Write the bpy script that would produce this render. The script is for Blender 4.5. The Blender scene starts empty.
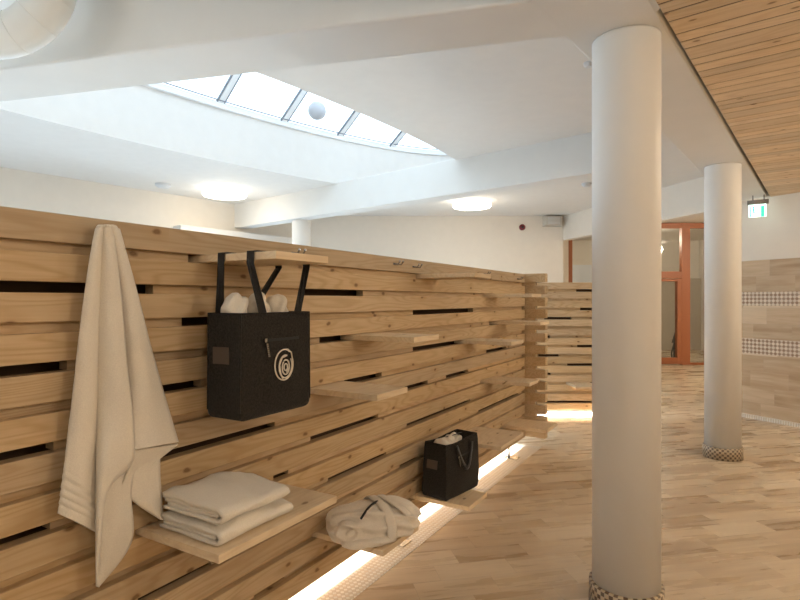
import bpy, bmesh, math, random
from mathutils import Vector, Matrix, noise
from mathutils.geometry import tessellate_polygon
random.seed(7)
S = bpy.context.scene
COL = S.collection
pi = math.pi
CAM_Z, F = 1.5, 545.0

# ---------------------------------------------------------------- camera, sky, exposure
cd = bpy.data.cameras.new('camera'); cam = bpy.data.objects.new('camera', cd); COL.objects.link(cam)
cam.location = (0, 0, CAM_Z); cam.rotation_euler = (pi/2, 0, 0)
cd.sensor_width = 36; cd.lens = 36*F/800; cd.clip_start = 0.05
S.camera = cam
S.view_settings.view_transform = 'Standard'; S.view_settings.look = 'None'
S.view_settings.exposure = 0.64; S.view_settings.gamma = 1.0; S.view_settings.use_curve_mapping = False
w = bpy.data.worlds.new('sky'); S.world = w; w.use_nodes = True
bg = w.node_tree.nodes['Background']; bg.inputs[0].default_value = (0.70, 0.86, 1.0, 1); bg.inputs[1].default_value = 2.1
WARM = (1.0, 0.87, 0.68)
def area(name, loc, rot, sx, sy, power, color, parent=None, spread=180):
    l = bpy.data.lights.new(name, 'AREA'); l.shape = 'RECTANGLE'; l.size = sx; l.size_y = sy
    l.energy = power; l.color = color; l.spread = math.radians(spread)
    o = bpy.data.objects.new(name, l); COL.objects.link(o); o.location = loc; o.rotation_euler = rot
    if parent: o.parent = parent
    return o
HALL_LAMP_W, FILL_LAMP_W, LED_W = 8, 26, 48

# ---------------------------------------------------------------- materials
class NT:
    def __init__(s, name):
        s.m = bpy.data.materials.new(name); s.m.use_nodes = True
        s.t = s.m.node_tree; s.b = s.t.nodes['Principled BSDF']; s.out = s.t.nodes['Material Output']
    def n(s, typ, ins=None, **kw):
        nd = s.t.nodes.new(typ)
        for k, v in kw.items(): setattr(nd, k, v)
        for k, v in (ins or {}).items(): s.set(nd.inputs[k], v)
        return nd
    def set(s, sock, v):
        if isinstance(v, bpy.types.NodeSocket): s.t.links.new(v, sock)
        else: sock.default_value = v
    def math(s, op, a, b=None, c=None):
        nd = s.t.nodes.new('ShaderNodeMath'); nd.operation = op; s.set(nd.inputs[0], a)
        if b is not None: s.set(nd.inputs[1], b)
        if c is not None: s.set(nd.inputs[2], c)
        return nd.outputs[0]
    def vmul(s, v, sc):
        nd = s.t.nodes.new('ShaderNodeVectorMath'); nd.operation = 'MULTIPLY'; s.set(nd.inputs[0], v); nd.inputs[1].default_value = sc
        return nd.outputs[0]
    def vadd(s, a, b):
        nd = s.t.nodes.new('ShaderNodeVectorMath'); nd.operation = 'ADD'; s.set(nd.inputs[0], a); s.set(nd.inputs[1], b)
        return nd.outputs[0]
    def noise(s, v, scale=1, detail=2, rough=.5):
        return s.n('ShaderNodeTexNoise', {'Vector': v, 'Scale': scale, 'Detail': detail, 'Roughness': rough}).outputs['Fac']
    def mix(s, f, a, b, typ='MIX'):
        nd = s.t.nodes.new('ShaderNodeMix'); nd.data_type = 'RGBA'; nd.blend_type = typ
        s.set(nd.inputs[0], f); s.set(nd.inputs[6], a); s.set(nd.inputs[7], b); return nd.outputs[2]
    def ramp(s, f, pts):
        nd = s.t.nodes.new('ShaderNodeValToRGB'); s.set(nd.inputs[0], f); cr = nd.color_ramp
        while len(cr.elements) < len(pts): cr.elements.new(0.5)
        for e, (p, c) in zip(cr.elements, pts): e.position = p; e.color = c if len(c) == 4 else (*c, 1)
        return nd.outputs[0]
    def mr(s, f, a, b, c, d):
        return s.n('ShaderNodeMapRange', {0: f, 1: a, 2: b, 3: c, 4: d}).outputs[0]
    def bump(s, h, strength=.2, dist=.01):
        s.set(s.b.inputs['Normal'], s.n('ShaderNodeBump', {'Height': h, 'Strength': strength, 'Distance': dist}).outputs[0])
def plain(name, col, rough=.5, metal=0, bump=None):
    t = NT(name); t.b.inputs['Base Color'].default_value = (*col, 1); t.b.inputs['Roughness'].default_value = rough
    t.b.inputs['Metallic'].default_value = metal
    if bump:
        co = t.n('ShaderNodeTexCoord').outputs['Object']; t.bump(t.noise(co, bump[0], 4), bump[1], bump[2])
        v = t.noise(co, bump[0]*.12, 3); cc = tuple(c*.93 for c in col)
        t.set(t.b.inputs['Base Color'], t.mix(v, (*cc, 1), (*col, 1)))
    return t.m
def emit(name, col, st):
    t = NT(name); t.b.inputs['Base Color'].default_value = (*col, 1)
    t.b.inputs['Emission Color'].default_value = (*col, 1); t.b.inputs['Emission Strength'].default_value = st
    return t.m
def wood(name, light, dark, knots=True, rough=.55):
    t = NT(name); co = t.n('ShaderNodeTexCoord').outputs['Object']
    r = t.n('ShaderNodeAttribute', attribute_name='rnd').outputs['Fac']
    off = t.n('ShaderNodeCombineXYZ', {0: t.math('MULTIPLY', r, 53.0), 1: t.math('MULTIPLY', r, 31.0), 2: t.math('MULTIPLY', r, 17.0)}).outputs[0]
    p = t.vadd(co, off)
    low = t.noise(t.vmul(p, (.9, 5.5, 8.5)), 1, 2, .4)
    rings = t.math('SINE', t.math('MULTIPLY', low, 95.0))
    rings = t.mr(rings, -1, 1, 0, 1); rings = t.math('POWER', rings, 2.2)
    fine = t.noise(t.vmul(p, (4, 150, 150)), 1, 3, .6)
    tone = t.noise(t.vmul(p, (1.0, 3, 5)), 1, 2)
    c = t.mix(t.math('MULTIPLY', rings, .55), (*light, 1), (*dark, 1))
    c = t.mix(t.mr(fine, .35, .7, 0, .35), c, (*dark, 1))
    c = t.mix(t.mr(tone, .3, .7, 0, .35), c, tuple(x*.86 for x in light)+(1,))
    hsv = t.n('ShaderNodeHueSaturation', {'Color': c, 'Value': t.mr(r, 0, 1, .86, 1.12), 'Saturation': t.mr(t.math('FRACT', t.math('MULTIPLY', r, 7.3)), 0, 1, .92, 1.06)})
    c = hsv.outputs[0]
    if knots:
        sp = t.n('ShaderNodeSeparateXYZ', {0: p}).outputs; yz = t.math('ADD', sp[1], sp[2]); wb = t.math('MULTIPLY', t.noise(p, 22), .12)
        q = t.n('ShaderNodeCombineXYZ', {0: t.math('MULTIPLY', sp[0], 3.4), 1: t.math('ADD', t.math('MULTIPLY', yz, 6.5), wb), 2: 0.0}).outputs[0]; vo = t.n('ShaderNodeTexVoronoi', {'Vector': q, 'Scale': 1.0}, voronoi_dimensions='2D')
        d = vo.outputs['Distance']
        sel = t.n('ShaderNodeSeparateColor', {0: vo.outputs['Color']}).outputs[0]
        on = t.math('GREATER_THAN', sel, .58)
        k = t.math('MULTIPLY', t.mr(d, .035, .075, 1, 0), on)
        halo = t.math('MULTIPLY', t.mr(d, .06, .26, .4, 0), on)
        c = t.mix(halo, c, (*dark, 1)); c = t.mix(t.math('MULTIPLY', k, .8), c, (dark[0]*.36, dark[1]*.28, dark[2]*.22, 1))
    t.set(t.b.inputs['Base Color'], c); t.b.inputs['Roughness'].default_value = rough
    t.b.inputs['Specular IOR Level'].default_value = .3
    t.bump(t.math('ADD', t.math('MULTIPLY', fine, .6), rings), .12, .002)
    return t.m
def tiles(name, lw, lh, ang, shift, cols, rough, off=.36, grout=(.42, .33, .24), axes='XY', seed=0.0):
    t = NT(name); co = t.n('ShaderNodeTexCoord').outputs['Object']
    sp = t.n('ShaderNodeSeparateXYZ', {0: co}).outputs
    X, Y = (sp[0], sp[1]) if axes == 'XY' else (sp[0], sp[2])
    ca, sa = math.cos(ang), math.sin(ang)
    a = t.math('ADD', t.math('MULTIPLY', X, ca), t.math('MULTIPLY', Y, sa))
    b = t.math('ADD', t.math('MULTIPLY', X, -sa), t.math('MULTIPLY', Y, ca))
    b = t.math('DIVIDE', t.math('SUBTRACT', b, shift[1]), lh); row = t.math('FLOOR', b); fb = t.math('FRACT', b)
    a = t.math('ADD', t.math('DIVIDE', t.math('SUBTRACT', a, shift[0]), lw), t.math('MULTIPLY', row, -off))
    cl = t.math('FLOOR', a); fa = t.math('FRACT', a)
    idv = t.n('ShaderNodeCombineXYZ', {0: cl, 1: row, 2: seed}).outputs[0]
    wn = t.n('ShaderNodeTexWhiteNoise', {'Vector': idv}, noise_dimensions='3D')
    r1 = wn.outputs['Value']; rc = wn.outputs['Color']
    loc = t.n('ShaderNodeCombineXYZ', {0: t.math('MULTIPLY', fa, lw), 1: t.math('MULTIPLY', fb, lh), 2: 0.0}).outputs[0]
    lo = t.vadd(loc, t.vmul(rc, (37, 53, 11)))
    v1 = t.noise(t.vmul(lo, (1.3, 11, 1)), 1, 4, .55)
    v2 = t.noise(t.vmul(lo, (4, 45, 1)), 1, 3, .6)
    base = t.ramp(r1, [(0, cols[0]), (.35, cols[1]), (.7, cols[2]), (1, cols[3])])
    c = t.mix(t.mr(v1, .38, .66, 0, .55), base, (*cols[4], 1))
    c = t.mix(t.mr(v2, .45, .75, 0, .28), c, (*cols[0], 1))
    ea = t.math('MULTIPLY', t.math('MINIMUM', fa, t.math('SUBTRACT', 1.0, fa)), lw)
    eb = t.math('MULTIPLY', t.math('MINIMUM', fb, t.math('SUBTRACT', 1.0, fb)), lh)
    e = t.math('MINIMUM', ea, eb); g = t.mr(e, .0006, .0016, 1, 0)
    c = t.mix(t.math('MULTIPLY', g, .6), c, (*grout, 1))
    t.set(t.b.inputs['Base Color'], c); t.set(t.b.inputs['Roughness'], t.mr(v1, .3, .7, rough-.05, rough+.1))
    t.bump(t.math('SUBTRACT', t.math('MULTIPLY', v2, .2), g), .15, .002)
    return t.m
def mosaic(name, size, c1, c2, diag=True, axes='XY', gr=.08, cyl=None):
    t = NT(name); co = t.n('ShaderNodeTexCoord').outputs['Object']
    sp = t.n('ShaderNodeSeparateXYZ', {0: co}).outputs
    X, Y = (sp[0], sp[1]) if axes == 'XY' else (sp[0], sp[2])
    if cyl: X = t.math('MULTIPLY', t.math('ARCTAN2', sp[1], sp[0]), cyl)
    if diag: a = t.math('ADD', X, Y); b = t.math('SUBTRACT', X, Y); k = 1/(size*1.414)
    else: a, b, k = X, Y, 1/size
    a = t.math('MULTIPLY', a, k); b = t.math('MULTIPLY', b, k)
    ch = t.math('MODULO', t.math('ABSOLUTE', t.math('ADD', t.math('FLOOR', a), t.math('FLOOR', b))), 2.0)
    wn = t.n('ShaderNodeTexWhiteNoise', {'Vector': t.n('ShaderNodeCombineXYZ', {0: t.math('FLOOR', a), 1: t.math('FLOOR', b), 2: 0.0}).outputs[0]}).outputs['Value']
    c = t.mix(ch, (*c1, 1), (*c2, 1))
    c = t.mix(t.math('MULTIPLY', wn, .35), c, tuple(x*.55 for x in c1)+(1,))
    def ed(v):
        f = t.math('FRACT', v); return t.math('MINIMUM', f, t.math('SUBTRACT', 1.0, f))
    g = t.mr(t.math('MINIMUM', ed(a), ed(b)), gr*.6, gr, 1, 0)
    c = t.mix(t.math('MULTIPLY', g, .7), c, (.5, .42, .33, 1))
    t.set(t.b.inputs['Base Color'], c); t.b.inputs['Roughness'].default_value = .35
    t.bump(t.math('SUBTRACT', 1.0, g), .4, .002)
    return t.m
def cloth(name, col, sc=380, dk=.86, strength=.5, rough=.95, sheen=.3):
    t = NT(name); co = t.n('ShaderNodeTexCoord').outputs['Object']
    f = t.noise(co, sc, 4, .7); l = t.noise(co, sc*.06, 3)
    c = t.mix(t.mr(f, .35, .65, 0, 1), tuple(x*dk for x in col)+(1,), (*col, 1))
    c = t.mix(t.math('MULTIPLY', l, .15), c, tuple(x*.8 for x in col)+(1,))
    t.set(t.b.inputs['Base Color'], c); t.b.inputs['Roughness'].default_value = rough
    t.b.inputs['Specular IOR Level'].default_value = .15; t.b.inputs['Sheen Weight'].default_value = sheen
    t.bump(f, strength, .003)
    return t.m
def glass(name, tint=(1, 1, 1), gloss=.08, haze=0.0):
    t = NT(name); tr = t.n('ShaderNodeBsdfTransparent', {'Color': (*tint, 1)}); gl = t.n('ShaderNodeBsdfGlossy', {'Color': (1, 1, 1, 1), 'Roughness': .03})
    fr = t.n('ShaderNodeFresnel', {'IOR': 1.35})
    mx = t.n('ShaderNodeMixShader', {0: t.math('MULTIPLY', fr.outputs[0], 1.0), 1: tr.outputs[0], 2: gl.outputs[0]})
    t.t.links.new(mx.outputs[0], t.out.inputs[0]); return t.m

M = {}
M['wood'] = wood('larch_wood', (.67, .495, .30), (.47, .30, .145))
M['shelf'] = wood('lightened_shelf_wood', (.80, .64, .44), (.66, .48, .29))  # lighter than the planks: light from above put into the colour
M['core'] = plain('cavity_shade_brown', (.10, .055, .028), .9)  # near-black brown puts the shade of slots and joints into the colour
M['slat'] = wood('ceiling_slat_wood', (.74, .575, .385), (.58, .41, .24))
M['paint'] = plain('white_paint', (.80, .775, .735), .75, bump=(60, .05, .003))
M['concrete'] = plain('painted_concrete', (.78, .765, .73), .7, bump=(35, .12, .004))
M['column'] = plain('white_column_paint', (.78, .755, .71), .5, bump=(40, .05, .003))
M['cream'] = plain('cream_wall_paint', (.80, .74, .655), .8, bump=(60, .05, .003))
M['floor'] = tiles('stone_plank_tiles', .43, .1675, math.radians(11.5), (.04, .129),
                   [(.36, .245, .14), (.52, .385, .245), (.60, .465, .31), (.68, .55, .39), (.74, .62, .46)], .27, grout=(.36, .27, .18))
M['walltile'] = tiles('travertine_wall_tiles', .45, .20, 0, (0, .0),
                   [(.33, .215, .11), (.46, .325, .19), (.53, .39, .24), (.70, .58, .42), (.68, .54, .37)], .4, axes='XZ', seed=4.0)
M['hallfloor'] = tiles('pale_hall_tiles', .6, .6, 0, (0, 0), [(.80, .83, .86)]*5, .35, off=0, grout=(.6, .62, .64))
M['band'] = mosaic('diamond_mosaic_band', .034, (.74, .64, .50), (.26, .15, .08), axes='XZ', gr=.05)
M['strip'] = mosaic('pale_mosaic_strip', .02, (.84, .80, .72), (.66, .56, .43))
M['collar'] = mosaic('brown_mosaic_collar', .021, (.62, .50, .34), (.10, .055, .03), diag=False, axes='XZ', cyl=.165)
M['towel'] = cloth('white_terry_cloth', (.90, .83, .72), 230, .90, .6)
M['robe'] = cloth('ivory_waffle_cloth', (.86, .78, .67), 200, .90, .6)
M['felt'] = cloth('charcoal_felt', (.040, .035, .030), 130, .35, .5, .95, .10)
M['strap'] = cloth('dark_webbing', (.028, .026, .026), 500, .5, .4)
M['ink'] = plain('cream_print', (.80, .72, .62), .7)
M['patch'] = plain('brown_grey_patch', (.10, .072, .055), .7, bump=(200, .2, .001))
M['zip'] = plain('black_zip_tape', (.006, .006, .006), .5)
M['steel'] = plain('brushed_steel', (.38, .38, .38), .25, 1.0)
M['dark'] = plain('dark_piping', (.02, .02, .025), .7)
M['lamp'] = emit('lamp_diffuser', (1.0, .93, .82), 3.0)
M['frame_white'] = plain('white_metal_frame', (.86, .88, .90), .4)
M['gasket'] = plain('grey_gasket', (.22, .25, .29), .6)
M['orange'] = plain('orange_brown_timber_frame', (.36, .115, .04), .45, bump=(30, .08, .002))
M['duct'] = plain('white_duct_paint', (.78, .79, .77), .4)
M['seam'] = plain('duct_seam_grey', (.45, .46, .46), .5)
M['red'] = plain('red_plastic', (.16, .012, .018), .4)
M['grille'] = plain('beige_plastic', (.55, .50, .43), .5)
M['plastic'] = plain('white_plastic', (.70, .71, .72), .5)
M['globe'] = plain('pale_grey_globe', (.50, .52, .56), .5)
M['glass'] = glass('clear_glass'); M['doorglass'] = glass('door_glass', (.9, .92, .92))
M['exit'] = emit('lit_white_sign_face', (.80, 1.0, .93), 1.3); M['green'] = emit('green_sign_pictogram', (.05, .60, .35), .9)
M['black'] = plain('black_metal', (.02, .02, .02), .5)
M['stone'] = plain('grey_brown_stone', (.50, .43, .34), .7, bump=(9, .3, .01))
M['seat'] = plain('bluish_white_paint', (.72, .76, .82), .6)

# ---------------------------------------------------------------- mesh helpers
class MB:
    def __init__(s): s.v = []; s.f = []; s.r = []
    def add(s, vs, fs, rnd=None):
        o = len(s.v); rnd = random.random() if rnd is None else rnd
        s.v += [tuple(v) for v in vs]; s.f += [tuple(i+o for i in f) for f in fs]; s.r += [rnd]*len(fs); return s
    def box(s, a, b, rnd=None, M4=None):
        x0, y0, z0 = a; x1, y1, z1 = b
        vs = [Vector(p) for p in ((x0,y0,z0),(x1,y0,z0),(x1,y1,z0),(x0,y1,z0),(x0,y0,z1),(x1,y0,z1),(x1,y1,z1),(x0,y1,z1))]
        if M4: vs = [M4 @ p for p in vs]
        return s.add(vs, [(0,3,2,1),(4,5,6,7),(0,1,5,4),(1,2,6,5),(2,3,7,6),(3,0,4,7)], rnd)
    def prism(s, poly, z0, z1, rnd=None):
        n = len(poly); vs = [(x, y, z0) for x, y in poly]+[(x, y, z1) for x, y in poly]
        area_ = sum(poly[i][0]*poly[(i+1) % n][1]-poly[(i+1) % n][0]*poly[i][1] for i in range(n))
        idx = list(range(n)) if area_ > 0 else list(range(n))[::-1]
        fs = [tuple(idx[::-1]), tuple(i+n for i in idx)]
        for i in range(n):
            a, b = idx[i], idx[(i+1) % n]; fs.append((a, b, b+n, a+n))
        return s.add(vs, fs, rnd)
    def tube(s, pts, r, seg=8, closed=False, flat=None):
        pts = [Vector(p) for p in pts]; n = len(pts); vs = []; up = None
        for i, p in enumerate(pts):
            a = pts[i-1] if (i > 0 or closed) else p; b = pts[(i+1) % n] if (i < n-1 or closed) else p
            t = (b-a).normalized()
            if up is None: up = Vector((0, 0, 1)) if abs(t.z) < .9 else Vector((1, 0, 0))
            x = t.cross(up).normalized(); y = x.cross(t).normalized(); up = y
            ra, rb = (r, r) if not flat else flat
            for k in range(seg):
                q = 2*pi*k/seg; vs.append(p+x*math.cos(q)*ra+y*math.sin(q)*rb)
        fs = []
        for i in range(n if closed else n-1):
            for k in range(seg):
                j = (i+1) % n; fs.append((i*seg+k, i*seg+(k+1) % seg, j*seg+(k+1) % seg, j*seg+k))
        if not closed: fs += [tuple(range(seg))[::-1], tuple((n-1)*seg+k for k in range(seg))]
        return s.add(vs, fs)
    def lathe(s, prof, c=(0, 0, 0), seg=48, axis=None):
        vs = []; n = len(prof); R = axis.to_track_quat('Z', 'Y').to_matrix() if axis else Matrix.Identity(3)
        for (r, z) in prof:
            for k in range(seg):
                q = 2*pi*k/seg; vs.append(Vector(c)+R @ Vector((r*math.cos(q), r*math.sin(q), z)))
        fs = []
        for i in range(n-1):
            for k in range(seg): fs.append((i*seg+k, i*seg+(k+1) % seg, (i+1)*seg+(k+1) % seg, (i+1)*seg+k))
        fs += [tuple(range(seg))[::-1], tuple((n-1)*seg+k for k in range(seg))]
        return s.add(vs, fs)
    def grid(s, rows):
        n = len(rows[0]); vs = [p for r in rows for p in r]; fs = []
        for i in range(len(rows)-1):
            for j in range(n-1): fs.append((i*n+j, i*n+j+1, (i+1)*n+j+1, (i+1)*n+j))
        return s.add(vs, fs)
    def build(s, name, mat, parent=None, loc=None, rotz=0, smooth=False, bevel=0, sub=0, solid=0, merge=False):
        me = bpy.data.meshes.new(name); me.from_pydata(s.v, [], s.f); me.update()
        at = me.attributes.new('rnd', 'FLOAT', 'FACE'); at.data.foreach_set('value', s.r)
        if merge:
            bm = bmesh.new(); bm.from_mesh(me); bmesh.ops.remove_doubles(bm, verts=bm.verts, dist=1e-4); bmesh.ops.recalc_face_normals(bm, faces=bm.faces); bm.to_mesh(me); bm.free()
        me.materials.append(mat)
        if smooth: me.polygons.foreach_set('use_smooth', [True]*len(me.polygons))
        o = bpy.data.objects.new(name, me); COL.objects.link(o)
        if parent: o.parent = parent
        if loc: o.location = loc
        o.rotation_euler = (0, 0, rotz)
        if solid: m = o.modifiers.new('s', 'SOLIDIFY'); m.thickness = solid; m.offset = 0
        if bevel: m = o.modifiers.new('b', 'BEVEL'); m.width = bevel; m.segments = 2; m.limit_method = 'ANGLE'; m.angle_limit = .7
        if sub: m = o.modifiers.new('u', 'SUBSURF'); m.levels = sub; m.render_levels = sub
        return o
def tag(o, label=None, cat=None, group=None, kind=None):
    if label: o['label'] = label
    if cat: o['category'] = cat
    if group: o['group'] = group
    if kind: o['kind'] = kind
    return o
def thing(name, label, cat, loc, rotz=0, group=None):
    o = bpy.data.objects.new(name, None); COL.objects.link(o); o.location = loc; o.rotation_euler = (0, 0, rotz); o.empty_display_size = .1
    return tag(o, label, cat, group)
def struct(o, label=None): return tag(o, label, None, None, 'structure')

# ---------------------------------------------------------------- plan of the place
Zb, Zc = 2.78, 3.20                       # underside of the beams, white ceiling
BD = Vector((.62, .7846)); BP = Vector((.7846, -.62))   # main beam direction and its perpendicular
def bl(Y): return .546+.785*(Y-2.325)      # left edge of the main beam
# main beam
def beam(name, poly, z0, z1, label, mat='concrete', bevel=.012):
    return struct(MB().prism(poly, z0, z1).build(name, M[mat], bevel=bevel), label)
Ya, Yb_ = -2.5, 7.6
beam('ceiling_beam', [(bl(Ya), Ya), (bl(Ya)+.525, Ya), (bl(Yb_)+.525, Yb_), (bl(Yb_), Yb_)], Zb, Zc+.02, 'broad white concrete beam carried by the two round columns')
def nb(x, far): return (3.445-.238*(x+2.53)) if far else (2.325-.25*(x-.606))
def fb(x, far): return 7.19-.855*x+(.33 if far else 0)
beam('ceiling_beam', [(.80, nb(.80, 0)), (1.15, nb(1.15, 0)+.15), (1.15, nb(1.15, 1)), (-6.2, nb(-6.2, 1)+.15), (-6.2, nb(-6.2, 0))], Zb+.001, Zc+.02, 'white concrete beam crossing the upper left foreground')
beam('ceiling_beam', [(2.0, fb(2.0, 0)), (2.18, fb(2.18, 1)), (-3.2, fb(-3.2, 1)), (-3.0, fb(-3.0, 0))], Zb+.005, Zc+.02, 'slim white beam running behind the skylight')
# floor
def lw(Y): return -5.11+.788*(Y-6.97)
fl = MB().prism([(lw(-5)-.2, -5), (12, -5), (12, 20), (lw(20), 20)], -.1, 0).build('floor', M['floor']); struct(fl)
_n = Vector((.8598, -.5107)); _a = Vector((-1.117, 1.52))-_n*.22; _u = Vector((.5107, .8598))
_p, _q = _a+_u*-7.4, _a+_u*4.9
hf = MB().prism([(_p.x, _p.y), (_q.x, _q.y), (_q.x, 7.35), (3.2, 7.35), (3.2, 11.0), (lw(11), 11.0), (lw(-4.9), -4.9)], .0, .006).build('floor', M['hallfloor']); struct(hf, 'pale tiled floor of the bright hall behind the partition')
# white ceiling with the skylight opening
EA, EB, EC = 4.3, 1.27, (3.2, -4.62)
def ell(a): return EB*math.sqrt(max(0, 1-((a-EC[0])/EA)**2))
def ap(a, p): return (BD.x*a+BP.x*p, BD.y*a+BP.y*p)
def a_near(p):                              # where the foreground beam cuts the opening
    a = 0
    for _ in range(40):
        x, y = ap(a, p); a += (nb(x, 1)-.02-y)*.8
    return a
NS = 44
aL = 1.0; aR = 1.0
aL = aR = EC[0]-EA
aE = EC[0]+EA
def rim(side, k):                           # k 0..1 from the near beam to the far tip
    a0 = aL if side < 0 else aR; th0 = math.acos((a0-EC[0])/EA); th = th0*(1-k)
    a = EC[0]+EA*math.cos(th); return a, EC[1]+side*EB*math.sin(th)
left = [ap(*rim(-1, k/NS)) for k in range(NS+1)]; right = [ap(*rim(1, k/NS)) for k in range(NS+1)]
hole = left+right[::-1][1:-1]
outer = [(bl(-4)+.05, -4), (bl(7.1)+.05, 7.1), (3.36, 11.2), (-1.6, 11.2), (-14.3, -4.9), (-2, -4.9)]
outer = [(bl(-4.9)+.05, -4.9), (4.33, 7.05), (3.36, 11.2), (-1.75, 11.2), (-13.6, -3.8), (-13.6, -4.9)]
polys = [[Vector((x, y, 0)) for x, y in outer], [Vector((x, y, 0)) for x, y in hole]]
allv = [p for q in polys for p in q]
tri = tessellate_polygon(polys)
mb = MB(); mb.add([(v.x, v.y, Zc) for v in allv]+[(v.x, v.y, Zc+.03) for v in allv], [tuple(t) for t in tri]+[tuple(i+len(allv) for i in t) for t in tri])
struct(mb.build('ceiling', M['paint'], merge=True))
# skylight shaft and its glazed roof
ZS = 3.87
sh = MB(); nh = len(hole)
hv = [(x, y, Zc) for x, y in hole]+[(x, y, Zc+.25) for x, y in hole]
ctr = Vector(ap(*EC))
def out(pt, e): q = Vector(pt)-ctr; q = q+q.normalized()*e; return (q.x+ctr.x, q.y+ctr.y)
h2 = [out(p, .03) for p in hole]
hv += [(x, y, Zc+.25) for x, y in h2]+[(x, y, ZS) for x, y in h2]+[(x, y, ZS) for x, y in [out(p, .09) for p in hole]]+[(x, y, Zc) for x, y in [out(p, .09) for p in hole]]
fs = []
for i in range(nh):
    j = (i+1) % nh
    for q in range(5): fs.append((q*nh+i, q*nh+j, (q+1)*nh+j, (q+1)*nh+i))
sh.add(hv, fs); struct(sh.build('trim_1', M['paint'], merge=True), 'curved white shaft of the skylight')
sky = thing('skylight', 'pointed oval skylight with white-framed glass panes above the wooden partition', 'skylight', (*ap(*EC), ZS)); sky['kind'] = 'structure'
so = Vector((*ap(*EC), ZS))
def roof(a, f):                             # f -1..1 across the opening
    wv = ell(a); x, y = ap(a, EC[1]+f*wv); return Vector((x, y, ZS+.03+.8*wv*(1-abs(f))))
sill = MB()
for side in (-1, 1):
    pts = []
    for k in range(NS+1):
        a, p = rim(side, k/NS); pts.append((*ap(a, p), ZS))
    rows = []
    for k, p in enumerate(pts):
        c = Vector((ctr.x, ctr.y, ZS)); u = (c-Vector(p)).normalized(); p = Vector(p)-so
        rows.append([p-u*.06-Vector((0,0,.02)), p+u*.03-Vector((0,0,.02)), p+u*.03+Vector((0,0,.05)), p-u*.06+Vector((0,0,.05)), p-u*.06-Vector((0,0,.02))])
    sill.grid(rows)
sill.build('sill_frame', M['frame_white'], sky)
bars_a = [-.7, .23, 1.15, 2.0, 2.93, 3.87, 4.80, 5.72, 6.62]
for a in bars_a:
    for side in (-1, 1):
        if a < (aL if side < 0 else aR)-.3: pass
        p0 = roof(a, side)-so; p1 = roof(a, 0)-so
        b = MB(); g = MB(); ax = Vector((BD.x, BD.y, 0)); dn = Vector((0, 0, -1))
        def bar(mbx, c0, hw, z0, z1):
            vs = []
            for P in (p0, p1):
                for sx, z in ((-hw, z0), (hw, z0), (hw, z1), (-hw, z1)): vs.append(P+ax*(c0+sx)+Vector((0, 0, z)))
            mbx.add(vs, [(0,1,2,3),(7,6,5,4),(0,4,5,1),(1,5,6,2),(2,6,7,3),(3,7,4,0)])
        bar(b, 0, .038, -.012, .03); o = b.build('glazing_bar', M['frame_white'], sky)
        bar(g, -.05, .008, -.010, .02); bar(g, .05, .008, -.010, .02); g.build('gasket', M['gasket'], o)
edges = [aR+.02]+[a for a in bars_a if a > aR+.1]+[aE-.02]
for i in range(len(edges)-1):
    for side in (-1, 1):
        g = MB(); rows = []
        for k in range(7):
            a = edges[i]+(edges[i+1]-edges[i])*k/6; rows.append([roof(a, side*f/2)-so for f in (2, 1, 0)])
        g.grid(rows); g.build('pane', M['glass'], sky)
        gk = MB(); gk.tube([Vector(r[0])*1.0+Vector((BP.x, BP.y, 0))*(-side)*.05+Vector((0,0,.03)) for r in rows], .008, 6); gk.build('gasket', M['gasket'], sky)
rg = MB(); rg.tube([roof(aR+(aE-aR)*k/30, 0)-so for k in range(31)], .04, 8); rg.build('ridge_bar', M['frame_white'], sky)

# walls
def wallseg(name, p, q, z0, z1, th, mat, label=None, side=1):
    d = (Vector(q)-Vector(p)); L = d.length; ang = math.atan2(d.y, d.x)
    o = MB().box((0, 0, z0), (L, side*th, z1)).build(name, M[mat], None, (p[0], p[1], 0), ang); return struct(o, label)
wallseg('wall_left', (lw(4.2), 4.2), (lw(11.2), 11.2), 2.4, 3.25, .15, 'cream', side=1)
wallseg('fill_window_5', (lw(4.2), 4.2), (lw(11.2), 11.2), 0.02, 2.4, .02, 'glass')  # glazing added below the visible wall, brings daylight up to the ceiling
wallseg('fill_window_2', (lw(-4.95), -4.95), (lw(4.2), 4.2), .1, 3.1, .02, 'glass')  # more glazing added out of view for cool daylight
wallseg('wall_left', (lw(-4.95), -4.95), (lw(4.2), 4.2), 3.1, 3.25, .1, 'cream'); wallseg('wall_left', (lw(-4.95), -4.95), (lw(4.2), 4.2), 0, .1, .1, 'cream')
for Y_ in (-4.9, -2.6, -.3, 2.0, 4.1): wallseg('wall_left', (lw(Y_), Y_), (lw(Y_+.1), Y_+.1), .1, 3.1, .1, 'cream')
wallseg('wall_far', (-1.9, 11.03), (3.3, 11.03), 1.8, 3.25, .15, 'cream'); wallseg('wall_far', (2.2, 11.03), (3.3, 11.03), 0, 1.8, .15, 'cream')
wallseg('fill_window_6', (-1.9, 11.05), (2.2, 11.05), 0.02, 1.8, .02, 'glass')  # added glazing, hidden by the partition, brightens the hall
led = MB().box((0, 0, 0), (2.4, .25, .14)).build('trim_2', M['paint'], None, (*(lambda Y: (lw(Y)-.0, Y))(8.75), 2.56), math.atan2(1, .788)-0.0, bevel=.02)
led.location = (lw(8.8)+.18, 8.8-.14, 2.56); struct(led, 'white ledge along the far left wall')
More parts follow.
